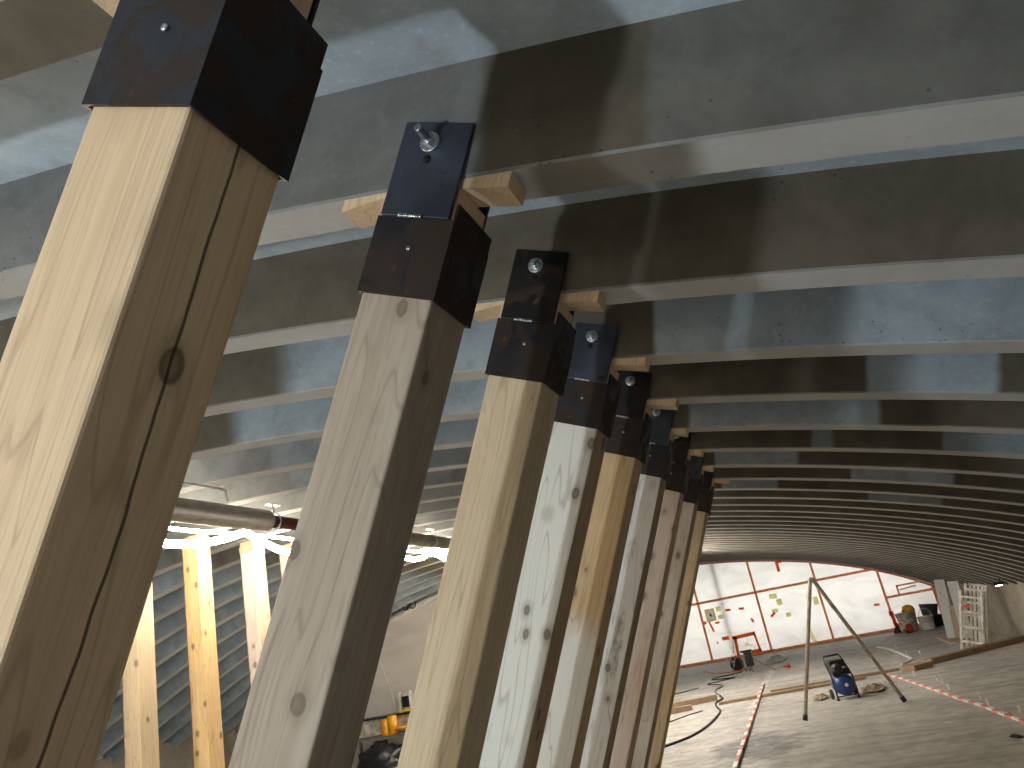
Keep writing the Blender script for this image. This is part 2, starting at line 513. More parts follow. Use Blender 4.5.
# slab between the ribs
b = MB(); vs = []
for x in XS:
    for y, h in ((-3.5, RIB_H), (DEND + 0.35, RIB_H), (DEND + 0.35, RIB_H + 0.12), (-3.5, RIB_H + 0.12)):
        q = off(x, h); vs.append((q[0], y, q[1]))
fs = []
for i in range(NSEG):
    for k in range(4):
        fs.append((i * 4 + k, (i + 1) * 4 + k, (i + 1) * 4 + (k + 1) % 4, i * 4 + (k + 1) % 4))
fs.append((0, 1, 2, 3)); fs.append(tuple(NSEG * 4 + k for k in (3, 2, 1, 0)))
tag(b.add(vs, fs).build('ceiling', 'slab'), kind='structure')

ORD = ['', 'first', 'second', 'third', 'fourth', 'fifth', 'sixth', 'seventh', 'eighth', 'ninth', 'tenth', 'eleventh', 'twelfth',
       'thirteenth', 'fourteenth', 'fifteenth', 'sixteenth', 'seventeenth', 'eighteenth', 'nineteenth', 'twentieth', 'twenty-first',
       'twenty-second', 'twenty-third', 'twenty-fourth', 'twenty-fifth', 'twenty-sixth', 'twenty-seventh', 'twenty-eighth', 'twenty-ninth']
POSTS = {   # n: (material, plate material, name used in labels, right wedge reach)
    1: ('pine', 'plate_brown', 'nearest pale pine post', 0.14),
    2: ('grey_wood', 'plate', 'weathered grey post', 0.157),
    3: ('tan', 'plate_brown', 'smooth tan post', 0.165),
    4: ('white_wood', 'plate', 'whitewashed knotty post', 0.184),
    5: ('half_white', 'plate_brown', 'half tan half white post', 0.19),
    6: ('grimy', 'plate', 'grimy white post', 0.12),
    7: ('pinkish', 'plate_brown', 'pinkish post', 0.12),
    8: ('greyish', 'plate', 'second farthest leaning post', 0.11),
    9: ('tan', 'plate_brown', 'farthest leaning post', 0.18)}
RM = rib_mesh()
NMAX = 37
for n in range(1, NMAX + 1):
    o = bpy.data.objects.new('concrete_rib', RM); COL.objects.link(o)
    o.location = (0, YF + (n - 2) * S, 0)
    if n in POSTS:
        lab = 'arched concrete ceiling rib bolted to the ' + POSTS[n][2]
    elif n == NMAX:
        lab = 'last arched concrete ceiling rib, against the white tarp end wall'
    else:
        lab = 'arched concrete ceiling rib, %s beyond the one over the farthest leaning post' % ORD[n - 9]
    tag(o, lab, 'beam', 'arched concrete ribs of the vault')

# floor and low side walls
b = MB(); b.box(((XL + XR) / 2, 12.7, -0.06), (XR - XL + 0.8, 32.4, 0.12))
tag(b.build('floor', 'floor'), kind='structure')
for nm, x0, x1 in (('wall_right', XR, XR + 0.2), ('wall_left', XL - 0.2, XL)):
    zt = arc(XR) + 0.12 if x0 > 0 else arc(XL) + 0.12
    b = MB(); b.box(((x0 + x1) / 2, 12.7, zt / 2), (0.2, 32.4, zt))
    tag(b.build(nm, 'knee'), kind='structure')

# ------------------------------------------------------------------ far wall of white tarp on a timber frame
TW0 = -12.95; TW1 = XR
back = empty('wall_back', (0, DEND, 0)); back['kind'] = 'structure'
b = MB(); nx, nz = 130, 30; vs = []
for i in range(nx + 1):
    x = TW0 + (TW1 - TW0) * i / nx
    top = arc(x) + 0.16
    for j in range(nz + 1):
        z = top * j / nz
        w = mnoise.noise(Vector((x * 0.9, 3.1, z * 1.1))) * 0.025 + mnoise.noise(Vector((x * 2.6 + z * 1.7, 9.0, z * 1.2 - x))) * 0.010
        vs.append((x, 0.10 + w, z))
fs = [(i * (nz + 1) + j, (i + 1) * (nz + 1) + j, (i + 1) * (nz + 1) + j + 1, i * (nz + 1) + j + 1) for i in range(nx) for j in range(nz)]
b.add(vs, fs, 0, True).build('tarp_sheet', 'tarp', back)
for x in (-9.75, -7.7, -5.66, -3.63, -1.59, 0.45, 2.42, 3.88):
    top = arc(x) + 0.03
    MB().box((x, 0.0, top / 2 + 0.03), (0.075, 0.05, top - 0.06)).build('stud', 'stud', back)
MB().box((-5.28, -0.035, 2.02), (15.3, 0.03, 0.085)).build('rail', 'stud', back)
MB().box((3.15, -0.035, 1.06), (1.55, 0.03, 0.075)).build('rail', 'stud', back)
MB().box(((TW0 + TW1) / 2, -0.03, 0.05), (TW1 - TW0, 0.10, 0.10)).build('sill_board', 'stud', back)
b = MB(); vs = []
for i in range(61):
    x = TW0 + (TW1 - TW0) * i / 60
    z = arc(x)
    for y, dz in ((0.0, 0.03), (0.03, 0.03), (0.03, -0.05), (0.0, -0.05)):
        vs.append((x, y - 0.02, z + dz))
fs = []
for i in range(60):
    for k in range(4):
        fs.append((i * 4 + k, (i + 1) * 4 + k, (i + 1) * 4 + (k + 1) % 4, i * 4 + (k + 1) % 4))
fs += [(0, 1, 2, 3), (243, 242, 241, 240)]
b.add(vs, fs).build('edge_tape', 'pink_tape', back)
# little timber bracket in the right hand upper panel
b = MB(); b.bar((2.82, -0.02, 1.36), (3.55, -0.02, 1.36), 0.05, 0.05); b.bar((2.84, -0.02, 1.36), (2.84, -0.02, 1.08), 0.05, 0.05); b.bar((2.9, -0.02, 1.22), (3.4, -0.02, 1.27), 0.04, 0.04)
tag(b.build('timber_bracket', 'stud', loc=(0, DEND - 0.06, 0)), 'small open timber bracket fixed in the top right panel of the tarp wall', 'bracket')
# grey pole in front of the tarp
t = thing('steel_pole', 'slim grey steel pole showing through the left of the tarp wall', 'pole', (-2.83, DEND + 0.205, 0))
MB().tube([(0, 0, 0.012), (0, 0, arc(-2.83))], 0.055, 12).build('tube', 'galv', t)
MB().box((0, 0, 0.006), (0.16, 0.14, 0.012)).build('base_plate', 'galv', t)

YW = DEND - 0.032
# notices and tape on the sheet, each a thin piece
t = thing('warning_notice', 'white notice with a yellow border taped to the tarp, beside the leftmost visible stud', 'notice', (-3.30, YW + 0.02, 1.56))
b = MB(); b.box((0, 0, .19), (.34, .004, .045)); b.box((0, 0, -.19), (.34, .004, .045)); b.box((-.148, 0, 0), (.045, .004, .335)); b.box((.148, 0, 0), (.045, .004, .335)); b.build('border', 'strap', t)
MB().box((0, 0, 0), (0.25, 0.004, 0.335)).build('sheet_of_paper', 'paper', t)
b = MB(); b.box((0, -0.008, 0.01), (0.05, 0.003, 0.10)); b.box((0.03, -0.008, -0.03), (0.07, 0.003, 0.05)); b.build('printed_mark', 'ink', t)
notes = [(-2.98, 1.72, .17, .15, 'upper pale yellow note right of the bordered notice on the tarp'),
         (-2.96, 1.44, .2, .13, 'lower pale yellow note right of the bordered notice on the tarp'),
         (-1.05, 1.78, .26, .16, 'topmost pale yellow note right of the middle stud, on the tarp'),
         (-0.90, 1.56, .18, .2, 'bright yellow note just under the topmost one right of the middle stud'),
         (-1.12, 1.30, .2, .12, 'small yellow note lower down, close to the middle stud'),
         (-0.72, 1.10, .16, .14, 'faint lowest yellow note in the panel right of the middle stud'),
         (0.08, 1.50, .16, .2, 'left yellow note beside the bent tube frame top, on the tarp'),
         (0.27, 1.38, .16, .26, 'right yellow note beside the stud behind the bent tube frame')]
for x, z, w, h, lab in notes:
    tag(MB().box((0, 0, 0), (w, 0.003, h)).build('yellow_note', 'note', loc=(x, YW + 0.005, z), rot=(0, random.uniform(-.15, .15), 0)), lab, 'note', 'yellow notes on the tarp wall')
reds = [(-3.36, 1.17, .07, .36, -.25, 'long upright red tape strip under the bordered notice'),
        (-3.13, 1.27, .15, .07, 0, 'small flat red tape piece low right of the bordered notice'),
        (-3.55, 1.34, .10, .10, 0, 'red tape dab left below the bordered notice, beside the stud'),
        (-2.66, 1.62, .18, .08, .1, 'red tape piece beside the slim grey pole, at notice height'),
        (-2.20, 1.58, .18, .08, .1, 'red tape piece midway between the grey pole and the middle stud'),
        (-1.94, 1.14, .08, .14, -.3, 'short tilted red tape piece above the orange frame'),
        (-1.22, 1.19, .2, .08, -.6, 'slanting red tape piece just right of the middle stud'),
        (2.08, 0.90, .17, .08, .1, 'single red tape piece near the buckets side of the tarp'),
        (-3.3, 0.62, .06, .06, 0, 'tiny red tape dot low in the leftmost visible panel')]
for x, z, w, h, r, lab in reds:
    tag(MB().box((0, 0, 0), (w, 0.004, h)).build('red_tape_piece', 'tape_red', loc=(x, YW + 0.004, z), rot=(0, r, 0)), lab, 'tape', 'red tape pieces on the tarp wall')
b = MB(); b.box((0, 0, 0), (0.10, 0.005, 0.36)); b.box((0.10, 0, 0.14), (0.14, 0.005, 0.08))
tag(b.build('red_tape_corner', 'tape_red', loc=(-0.62, YW + 0.004, 2.72)), 'red L-shaped tape mark high on the tarp wall', 'tape')
b = MB(); b.box((0, 0, 0.21), (0.10, 0.01, 0.62)); b.box((0.09, 0, 0.05), (0.2, 0.01, 0.16)); b.box((-0.05, 0, 0.45), (0.1, 0.01, 0.16))
tag(b.build('red_tape_bundle', 'tape_red', loc=(2.44, DEND - 0.085, 0.1)), 'bright red tape bundle hanging on the stud left of the buckets', 'tape')
# orange frame with yellow straps
t = thing('orange_frame', 'square bright orange frame crossed by yellow straps at the foot of the tarp', 'frame', (-2.3, DEND - 0.14, 0.10))
b = MB(); b.bar((-.40, 0, 0), (-.36, 0, .62), .10, .06); b.bar((.36, 0, 0), (.30, 0, .62), .07, .06); b.bar((-.46, 0, .58), (.34, 0, .62), .12, .06, up=(0, 1, 0)); b.bar((.05, 0, .05), (.40, 0, .05), .10, .06, up=(0, 1, 0)); b.build('bars', 'orange', t)
b = MB(); b.box((-.68, 0, .62), (.24, .05, .12)); b.build('side_flag', 'orange', t)
b = MB()
for p, q in (((-.3, .03, .5), (.25, .03, .12)), ((-.3, .03, .15), (.22, .03, .5)), ((-.1, .03, .1), (.05, .03, .55)), ((.0, .03, .3), (.36, .03, .2)), ((-.3, .03, .3), (.0, .03, .25)), ((.38, .02, .42), (.56, .02, .45)), ((.4, .02, .2), (.6, .02, .24)), ((-.55, .02, .1), (-.45, .02, .5)), ((-.62, .02, .3), (-.4, .02, .28))):
    b.bar(p, q, .03, .012)
b.build('straps', 'strap', t)
b = MB()
for p, q in (((-.28, 0, .62), (-.13, 0, .02)), ((-.16, 0, .5), (-.08, 0, .03)), ((.0, 0, .3), (-.11, 0, .02))):
    b.bar(p, q, .035, .012)
tag(b.build('yellow_strap', 'strap', loc=(-0.02, DEND - 0.10, 0.0)), 'loose yellow straps hanging at the tarp foot behind the bent tube frame', 'strap')

# ------------------------------------------------------------------ leaning posts
LEAN = math.radians(25.55)
BX, BZ = -0.686 * S, 1.513 * S + EYE
ca, sa = math.cos(LEAN), math.sin(LEAN)
# local frame: x along the plate's width, z up the post, origin on the floor under the axis
AX = 0.0                                        # axis passes through the bolt's u = 0
LTOT = BZ / ca                                  # distance floor -> bolt along the axis
BASEX = BX - LTOT * sa
PT, PB = 0.0698 * S, -0.2518 * S
SLB = -0.506 * S
U0, U1 = -0.128 * S, 0.148 * S
PU0, PU1 = -0.1085 * S, 0.1352 * S
DEP = 0.272 * S
LAP = 0.045                      # the plate laps over the sleeve
YS = 0.0095                      # the sleeve stands a little behind the plate's face
PLT = 0.012


OFFS = {1: (0.025, -0.021), 3: (0.006, 0), 4: (-0.003, 0)}       # how far a post stands off the row's line


def soff(u, bx, bz, ca, sa):    # local w of the soffit at local u (relative to bolt)
    w = -0.137 * S
    for _ in range(30):
        x = bx + u * ca + w * sa; z = bz - u * sa + w * ca
        w -= (z - arc(x)) * ca
    return w


def make_post(n):
    mat, pmat, nm, reach = POSTS[n]
    lean = LEAN - (math.radians(0.8) if n == 3 else 0); ca, sa = math.cos(lean), math.sin(lean)
    ox, oz = OFFS.get(n, (0, 0)); bx, bz = BX + ox, BZ + oz
    LTOT = bz / ca; BASEX = bx - LTOT * sa
    yf = YF + (n - 2) * S - PLT - (0.008 if n == 1 else 0)              # front face of plate and sleeve
    labels = {1: 'nearest leaning timber post, broad pale pine with a long crack along its shaded side',
              2: 'weathered grey brown leaning post whose plate bolt sticks far out',
              3: 'smooth tan leaning post between the weathered grey and the whitewashed one',
              4: 'whitewashed leaning post with round knots, behind the smooth tan one',
              5: 'leaning post tan at the top and whitened below, behind the whitewashed knotty one',
              6: 'white leaning post blotched with dark grime',
              7: 'pale pinkish leaning post just behind the grimy white one',
              8: 'greyish leaning post seen as a thin strip, second farthest of the row',
              9: 'farthest leaning post, tan, beside the view of the tarp end wall'}
    t = thing('timber_post', labels[n], 'post', (BASEX, yf, 0), (0, lean, 0), 'leaning timber posts under the ribs')
    W = lambda w: LTOT + w
    # timber
    i = 0.009
    ua, ub, ya, yb = U0 + i, U1 - i, YS + i, YS + DEP - i
    tl = math.tan(lean); top = W(PB)
    vs = [(ua, ya, ua * tl), (ub, ya, ub * tl), (ua, yb, ua * tl), (ub, yb, ub * tl), (ua, ya, top), (ub, ya, top), (ua, yb, top), (ub, yb, top)]
    MB().hexa(vs).build('timber', mat, t, bevel=0.006)
    # steel sleeve: open box of four walls and a top plate
    b = MB(); th = 0.006; zb, zt = W(SLB), W(PB) + LAP
    h = zt - zb
    zf = W(PB) + 0.002                       # front and left walls stop at the plate, right and rear ones rise higher
    b.box(((U0 + U1) / 2, YS + th / 2, (zb + zf) / 2), (U1 - U0, th, zf - zb))
    b.box(((U0 + U1) / 2, YS + DEP - th / 2, (zb + zf) / 2), (U1 - U0, th, zf - zb))
    b.box((U0 + th / 2, YS + DEP / 2, (zb + zf) / 2), (th, DEP - 2 * th, zf - zb))
    b.box((U1 - th / 2, YS + DEP / 2, (zb + zt) / 2), (th, DEP - 2 * th, h))
    sl = b.build('steel_sleeve', 'sleeve', t)
    sc = MB().lathe([(0.0065, 0), (0.006, 0.003), (0.003, 0.0045)], ((U0 + U1) / 2 + (.01 if n % 2 else 0.005), YS - 0.0005, (zb + zf) / 2 + 0.02), 10, Matrix.Rotation(PI / 2, 3, 'X')).build('screw', 'zinc', sl)
    # front plate with bolt
    b = MB(); b.box(((PU0 + PU1) / 2, PLT / 2 - 0.003, W((PT + PB) / 2)), (PU1 - PU0, PLT, PT - PB))
    pl = b.build('mounting_plate', pmat, t, bevel=0.0015)
    b = MB()
    for k in range(9):
        b.lathe([(0.004, -0.004), (0.0055, 0), (0.004, 0.004)], (-0.028 + k * 0.007, -0.004, W(PB)), 8, Matrix.Rotation(PI / 2, 3, 'Y'))
    b.build('weld_bead', 'weld', pl)
    rx = Matrix.Rotation(PI / 2, 3, 'X')
    bo = MB().lathe([(0.0255, 0), (0.0255, 0.004), (0.024, 0.0048)], (0, -0.003, W(0)), 24, rx).build('washer', 'zinc', pl)
    MB().lathe([(0.0155, 0), (0.0165, 0.002), (0.0165, 0.014), (0.0145, 0.0165)], (0, -0.0075, W(0)), 6, rx, smooth=False).build('nut', 'zinc', pl)
    L = 0.058 if n == 2 else 0.024
    prof = [(0.0095, 0)]
    zz = 0.004
    while zz < L:
        prof += [(0.0098, zz), (0.0088, zz + 0.0014)]; zz += 0.0028
    prof += [(0.0075, L + 0.001)]
    MB().lathe(prof, (0, -0.010, W(0)), 16, rx).build('bolt', 'zinc', pl)
    if n in (2, 3, 4):
        MB().lathe([(0.0115, 0), (0.0115, 0.0006)], (0.0025, -0.0032, W(-0.044)), 16, rx).build('slot_hole', 'hole', pl)
    # rear plate on the other side of the rib
    b = MB(); b.box(((PU0 + PU1) / 2, PLT + RIB_W + 0.008, W((PT + PB) / 2)), (PU1 - PU0, PLT * 0.6, PT - PB))
    b.build('rear_plate', pmat, t)
    # ---- packing: block on the sleeve, and two folding wedges under the soffit
    def place(o, label, cat, grp):
        o.location = (BASEX, yf, 0); o.rotation_euler = (0, lean, 0)
        tag(o, label, cat, grp)
    y0, y1 = PLT + 0.001, PLT + RIB_W - 0.004
    sL, sR = soff(U0, bx, bz, ca, sa), soff(U1, bx, bz, ca, sa)
    k = (sR - sL) / (U1 - U0)
    sw = lambda u: soff(u, bx, bz, ca, sa) - 0.0015      # underside of the rib
    zs = PB + LAP + 0.0005                       # top of the sleeve
    pk = lambda u: zs + max(0.002, (sL - zs) - 0.017) + (max(0.004, (sR - zs) - 0.028) - max(0.002, (sL - zs) - 0.017)) * (u - U0) / (U1 - U0)
    wl, wr = U0 + .001, U1 - .0065
    zq = PB + 0.0025
    vs = [(wl, y0, W(zq)), (wr, y0, W(zq)), (wl, y1, W(zq)), (wr, y1, W(zq)),
          (wl, y0, W(pk(wl))), (wr, y0, W(pk(wr))), (wl, y1, W(pk(wl))), (wr, y1, W(pk(wr)))]
    o = MB().hexa(vs).build('packing_block', 'wedge', bevel=0.001)
    place(o, 'tapered pine packing block on the sleeve of the ' + nm, 'block', 'pine packing blocks on the sleeves')
    uL, uR = U0 - (0.15 if n != 1 else .17) * S, PU1 + reach * S
    wy0, wy1 = y0 + 0.002, y0 + 0.098

    def wedge(us, lows, side):
        P = []
        for y, top in ((wy0, 0), (wy1, 0), (wy0, 1), (wy1, 1)):
            for u, lo in zip(us, lows):
                P.append((u, y, W(sw(u) - 0.001 if top else lo)))
        o = MB().add(P, [(0, 3, 4, 1), (1, 4, 5, 2), (6, 7, 10, 9), (7, 8, 11, 10), (0, 1, 7, 6), (1, 2, 8, 7), (3, 9, 10, 4), (4, 10, 11, 5), (0, 6, 9, 3), (2, 5, 11, 8)]).build('wooden_wedge', 'wedge')
        place(o, 'pine wedge sticking out to the %s above the %s' % (side, nm), 'wedge', 'pine wedges over the posts')
    ui = U0 + 0.068
    wedge((ui, U1, uR), (pk(ui) + .001, pk(U1) + .001, sw(uR) - 0.040), 'right')
    uj = U0 + 0.060
    wedge((uL, U0, uj), (sw(uL) - 0.033, pk(U0) + .001, pk(uj) + .001), 'left')


for n in POSTS:
    make_post(n)

# ------------------------------------------------------------------ upright posts of the left row
LX = -5.33
left_labels = {6: 'upright post in the left row, mostly hidden behind the nearest leaning post',
               7: 'upright pine post low at left, rising just right of the nearest leaning post',
               8: 'yellow pine upright post under the light rope and grey pipe',
               9: 'upright pine post right of the yellow pine one, just short of the weathered grey post',
               10: 'upright post half hidden by the left edge of the weathered grey post'}
for n, lab in left_labels.items():
    yc = YF + (n - 2) * S + RIB_W / 2 + (0.06 if n == 9 else -0.02)
    top = arc(LX)
    t = thing('timber_post', lab, 'post', (LX, yc, 0), (0, math.radians(-1.2), 0), 'upright timber posts of the left row')
    MB().box((0, 0, (top - 0.12) / 2), (0.175, 0.19, top - 0.12)).build('timber', 'yellow_pine' if n == 8 else ('tan' if n == 7 else 'pinkish'), t, bevel=0.006)
    MB().box((0, 0, top - 0.09), (0.178, 0.193, 0.06)).build('head_block', 'wedge', t)
    MB().box((0, 0, top - 0.033), (0.17, 0.17, 0.05)).build('packing', 'wedge', t)

# ------------------------------------------------------------------ pipe, conduit and light rope on the left
PX, PZ = -4.13, 3.265
t = thing('overhead_pipe', 'thick grey pipe with a dark red brown coupling slung under the ribs at left', 'pipe', (PX, 0, PZ))
MB().tube([(0, 1.5, 0), (0, 5.40, 0)], 0.092, 24).build('insulated_length', 'pipe', t)
MB().tube([(0, 5.40, 0), (0, 6.35, 0)], 0.055, 20).build('coupling', 'brown_pipe', t)
MB().tube([(0, 6.35, 0), (0, 14.5, 0)], 0.075, 20).build('far_length', 'pipe', t)
for y in (2.9, 5.5, 8.6):
    zz = arc(PX) - PZ
    b = MB(); b.tube([(0, y, 0.05), (0, y, zz - 0.006)], 0.009, 8); b.box((0, y, zz - 0.012), (0.05, 0.16, 0.012)); b.tube([(0.075 * math.cos(a), y, 0.075 * math.sin(a)) for a in [2 * PI * i / 20 for i in range(21)]], 0.007, 6, False)
    b.build('hanger', 'zinc', t)
b = MB(); b.tube([(-3.75, 3.2, 3.335), (-3.75, 4.42, 3.335), (-3.75, 4.45, 3.33), (-3.75, 4.47, 3.25)], 0.010, 8)
tag(b.build('conduit', 'white'), 'thin white bent conduit above the thick grey pipe', 'conduit')

rope = []
anchors = [(-3.0, 3.36), (-1.4, 3.36), (0.2, 3.36), (1.8, 3.36), (3.9, 3.345), (5.90, 3.345), (7.30, 3.35), (8.6, 3.36), (9.9, 3.37), (11.3, 3.37), (12.7, 3.37), (14.2, 3.36)]
for (y0, z0), (y1, z1) in zip(anchors, anchors[1:]):
    for i in range(14):
        u = i / 14
        rope.append((-4.76 + 0.015 * math.sin(9 * u + y0), y0 + (y1 - y0) * u, z0 + (z1 - z0) * u - 0.17 * 4 * u * (1 - u)))
tag(MB().tube(rope, 0.034, 10).build('led_rope_or_added_fill', 'led'), 'glowing white LED light rope sagging along the left row of posts', 'light')
rope = [(-4.95, -3.0 + 0.6 * i, 3.37 + 0.008 * math.sin(i * 1.7)) for i in range(30)]
tag(MB().tube(rope, 0.018, 8).build('led_rope_or_added_fill', 'led'), 'straighter glowing LED rope strung just behind the sagging one at left', 'light')
rope = []
for i in range(12 * 8 + 1):
    u = i / 12
    rope.append((-2.55, 12.6 + 0.98 * u, arc(-2.55) - 0.10 - 0.13 * 4 * (u % 1) * (1 - u % 1)))
tag(MB().tube(rope, 0.03, 8).build('led_rope_or_added_fill', 'led_fill'), 'added LED light rope, unseen behind the leaning posts, lighting floor and vault', 'light')  # rope added out of sight to light the floor and far vault
b = MB()
for k in range(5):
    pts = []
    for i in range(25):
        a = 2 * PI * i / 24
        pts.append((-4.66 + 0.03 * k * 0.4, 9.9 + 0.62 * math.cos(a) + 0.05 * k, 3.285 + (0.045 + 0.012 * k) * math.sin(a)))
    b.tube(pts, 0.010, 6, False)
tag(b.build('led_light_coil', 'led'), 'bundled loops of glowing light rope seen between the grey and tan posts', 'light')

# ------------------------------------------------------------------ partition and bench at far left
PY = 15.42
part = empty('wall_left_end', (0, PY, 0)); part['kind'] = 'structure'
b = MB(); nx = 40; vs = []; X0, X1 = XL, -6.3
for i in range(nx + 1):
    x = X0 + (X1 - X0) * i / nx
    top = arc(x)
    for j in range(11):
        vs.append((x, mnoise.noise(Vector((x, 0, j * .3))) * 0.03, top * j / 10))
fs = [(i * 11 + j, (i + 1) * 11 + j, (i + 1) * 11 + j + 1, i * 11 + j + 1) for i in range(nx) for j in range(10)]
b.add(vs, fs, 0, True).build('tarp_sheet', 'tarp_grey', part)
MB().tube([(X0 + (X1 - X0) * i / 30, -0.06, arc(X0 + (X1 - X0) * i / 30) - 0.06) for i in range(31)], 0.055, 10).build('edge_tube', 'white', part)
pts = [(-8.2 + 0.10 * math.cos(a * 1.7) + 0.02 * a, PY - 0.14, 3.10 + 0.09 * math.sin(a * 2.1)) for a in [i * 0.25 for i in range(40)]]
tag(MB().tube(pts, 0.012, 6).build('cable_bundle', 'black'), 'black tangled cable tied to the white tube at far left', 'cable')
tag(MB().tube([(-8.98, PY - 0.32, 2.40), (-8.74, PY - 0.24, 1.32), (-8.72, PY - 0.22, 0.975)], 0.013, 8).build('white_rod', 'white'), 'thin white rod leaning behind the bench at far left', 'rod')
t = thing('work_bench', 'dusty grey bench with a black edged top at far left', 'bench', (-8.7, PY - 0.27, 0))
MB().box((0, 0, 0.945), (2.2, 0.42, 0.035)).build('bench_top', 'black', t)
MB().box((0, -0.10, 0.77), (2.1, 0.03, 0.31)).build('apron', 'offwhite', t)
MB().box((0, -0.26, 0.585), (2.1, 0.5, 0.03)).build('shelf', 'galv', t)
for sx in (-1, 1):
    for yy in (-0.45, 0.15):
        MB().box((sx * 1.02, yy, (0.57 if yy < 0 else 0.927) / 2), (0.05, 0.05, 0.57 if yy < 0 else 0.927)).build('leg', 'galv', t)
t = thing('clamp_lamp', 'small black lamp in a white and yellow frame on the bench', 'lamp', (-8.42, PY - 0.28, 0.9625))
MB().box((0, 0, 0.20), (0.13, 0.10, 0.22)).build('head', 'black', t, bevel=0.01)
b = MB(); b.box((-.13, 0, .2), (.03, .12, .4)); b.box((.13, 0, .2), (.03, .12, .4)); b.build('frame', 'white', t)
MB().box((0, 0, 0.03), (0.36, 0.16, 0.04)).build('base', 'yellow', t)
tag(MB().bar((-8.3, PY - 0.10, 0.985), (-7.75, PY - 0.06, 1.85), 0.2, 0.025, up=(0, 1, 0)).build('leaning_board', 'galv'), 'grey board leaning on the tarp behind the small lamp', 'board')
t = thing('yellow_case', 'bright yellow plastic case with a tray on the bench shelf', 'case', (-8.68, PY - 0.65, 0.60))
MB().lathe([(0.09, 0), (0.10, 0.02), (0.10, 0.29), (0.08, 0.32)], (-0.07, 0, 0), 16).build('left_drum', 'yellow_tool', t)
MB().lathe([(0.10, 0), (0.11, 0.02), (0.11, 0.33), (0.09, 0.36)], (0.09, 0.02, 0), 16).build('right_drum', 'yellow_tool', t)
MB().lathe([(0.06, 0.06), (0.14, 0.10), (0.14, 0.14), (0.12, 0.14)], (0.32, -0.02, 0), 16).build('tray', 'yellow_tool', t)
b = MB(); vs = []
for i in range(17):
    for j in range(24):
        ph = PI * i / 16 * 0.5; a = 2 * PI * j / 24
        k = 1 + 0.25 * mnoise.noise(Vector((math.cos(a) * 2, math.sin(a) * 2, i * .35)))
        vs.append((0.55 * math.cos(ph) * math.cos(a) * k, 0.36 * math.cos(ph) * math.sin(a) * k, 0.5 * math.sin(ph) * k))
fs = [(i * 24 + j, i * 24 + (j + 1) % 24, (i + 1) * 24 + (j + 1) % 24, (i + 1) * 24 + j) for i in range(16) for j in range(24)] + [tuple(range(24))[::-1]]
tag(b.add(vs, fs, 0, True).build('rubbish_bag', 'bag', loc=(-8.85, 14.62, 0.0)), 'shiny black rubbish bag on the floor before the bench', 'bag')
tag(MB().box((0, 0, 0.06), (2.4, 0.2, 0.12)).build('floor_plank', 'light_board', loc=(-8.4, 13.6, 0), rot=(0, 0, 0.12), bevel=0.006), 'pale plank lying on the floor before the black rubbish bag', 'plank')

# ------------------------------------------------------------------ bent tube frame
t = thing('bent_tube_frame', 'tall inverted V frame of grey metal tube standing in mid floor', 'frame', (-0.52, 12.85, 0))
o0 = Vector((-0.52, 12.85, 0))
A = Vector((-0.523, 12.848, 0.04)) - o0; B = Vector((0.912, 13.258, 0.04)) - o0; T = Vector((0.150, 13.0, 2.02)) - o0
d1 = (A - T).normalized(); d2 = (B - T).normalized()
pts = [A]
p1 = T + d1 * 0.10; p2 = T + d2 * 0.10
pts.append(p1)
for i in range(1, 8):
    u = i / 8
    pts.append(p1 * (1 - u) ** 2 + T * 2 * u * (1 - u) + p2 * u ** 2)
pts += [p2, B]
MB().tube(pts, 0.030, 14).build('bent_tube', 'trestle', t)
b = MB()
for u0, u1 in ((.22, .27), (.38, .45), (.52, .57), (.66, .74), (.8, .86)):
    side = Vector((-0.025, -0.035, -0.012))
    b.bar(T + (B - T) * u0 + side, T + (B - T) * u1 + side, .022, .012)
b.build('reflective_strips', 'white', t)
for P, d in ((A, d1), (B, d2)):
    MB().tube([P - d * 0.06, P + d * 0.018], 0.036, 14).build('rubber_foot', 'rubber', t)

# ------------------------------------------------------------------ blue compressor
t = thing('air_compressor', 'blue tank compressor with a black motor and handle behind the bent tube frame', 'compressor', (0.14, 14.75, 0), (0, 0, math.radians(12)))
ry = Matrix.Rotation(PI / 2, 3, 'Y')
rxm = Matrix.Rotation(PI / 2, 3, 'X')
MB().lathe([(0.02, -.02), (0.11, -.005), (0.165, .05), (0.175, .12), (0.175, .30), (0.165, .36), (0.11, .42), (0.02, .435)], (0, 0.10, 0.235), 28, rxm).build('tank', 'blue', t)
MB().lathe([(0.026, 0), (0.03, 0.01), (0.01, 0.012)], (0, -0.335, 0.235), 14, rxm).build('badge', 'white', t)
b = MB(); b.box((0, -0.10, 0.435), (0.28, 0.34, 0.10)); b.box((0, -0.01, 0.545), (0.25, 0.26, 0.15)); b.lathe([(0.07, 0), (0.075, 0.02), (0.075, 0.18), (0.06, 0.2)], (-0.06, -0.16, 0.50), 16, rxm)
b.build('motor_housing', 'black', t, bevel=0.012)
b = MB(); b.box((-0.06, -0.21, 0.54), (0.05, 0.02, 0.035)); b.box((0.06, -0.21, 0.50), (0.05, 0.02, 0.03)); b.build('gauge', 'white', t)
b = MB()
for sx in (-1, 1):
    b.tube([(sx * 0.17, -0.22, 0.03), (sx * 0.17, -0.20, 0.36), (sx * 0.155, 0.10, 0.60), (sx * 0.13, 0.16, 0.68)], 0.014, 8)
b.tube([(-0.13, 0.16, 0.68), (0.13, 0.16, 0.68)], 0.016, 8)
b.tube([(-0.17, -0.22, 0.06), (0.17, -0.22, 0.06)], 0.012, 8)
b.build('handle_frame', 'black', t)
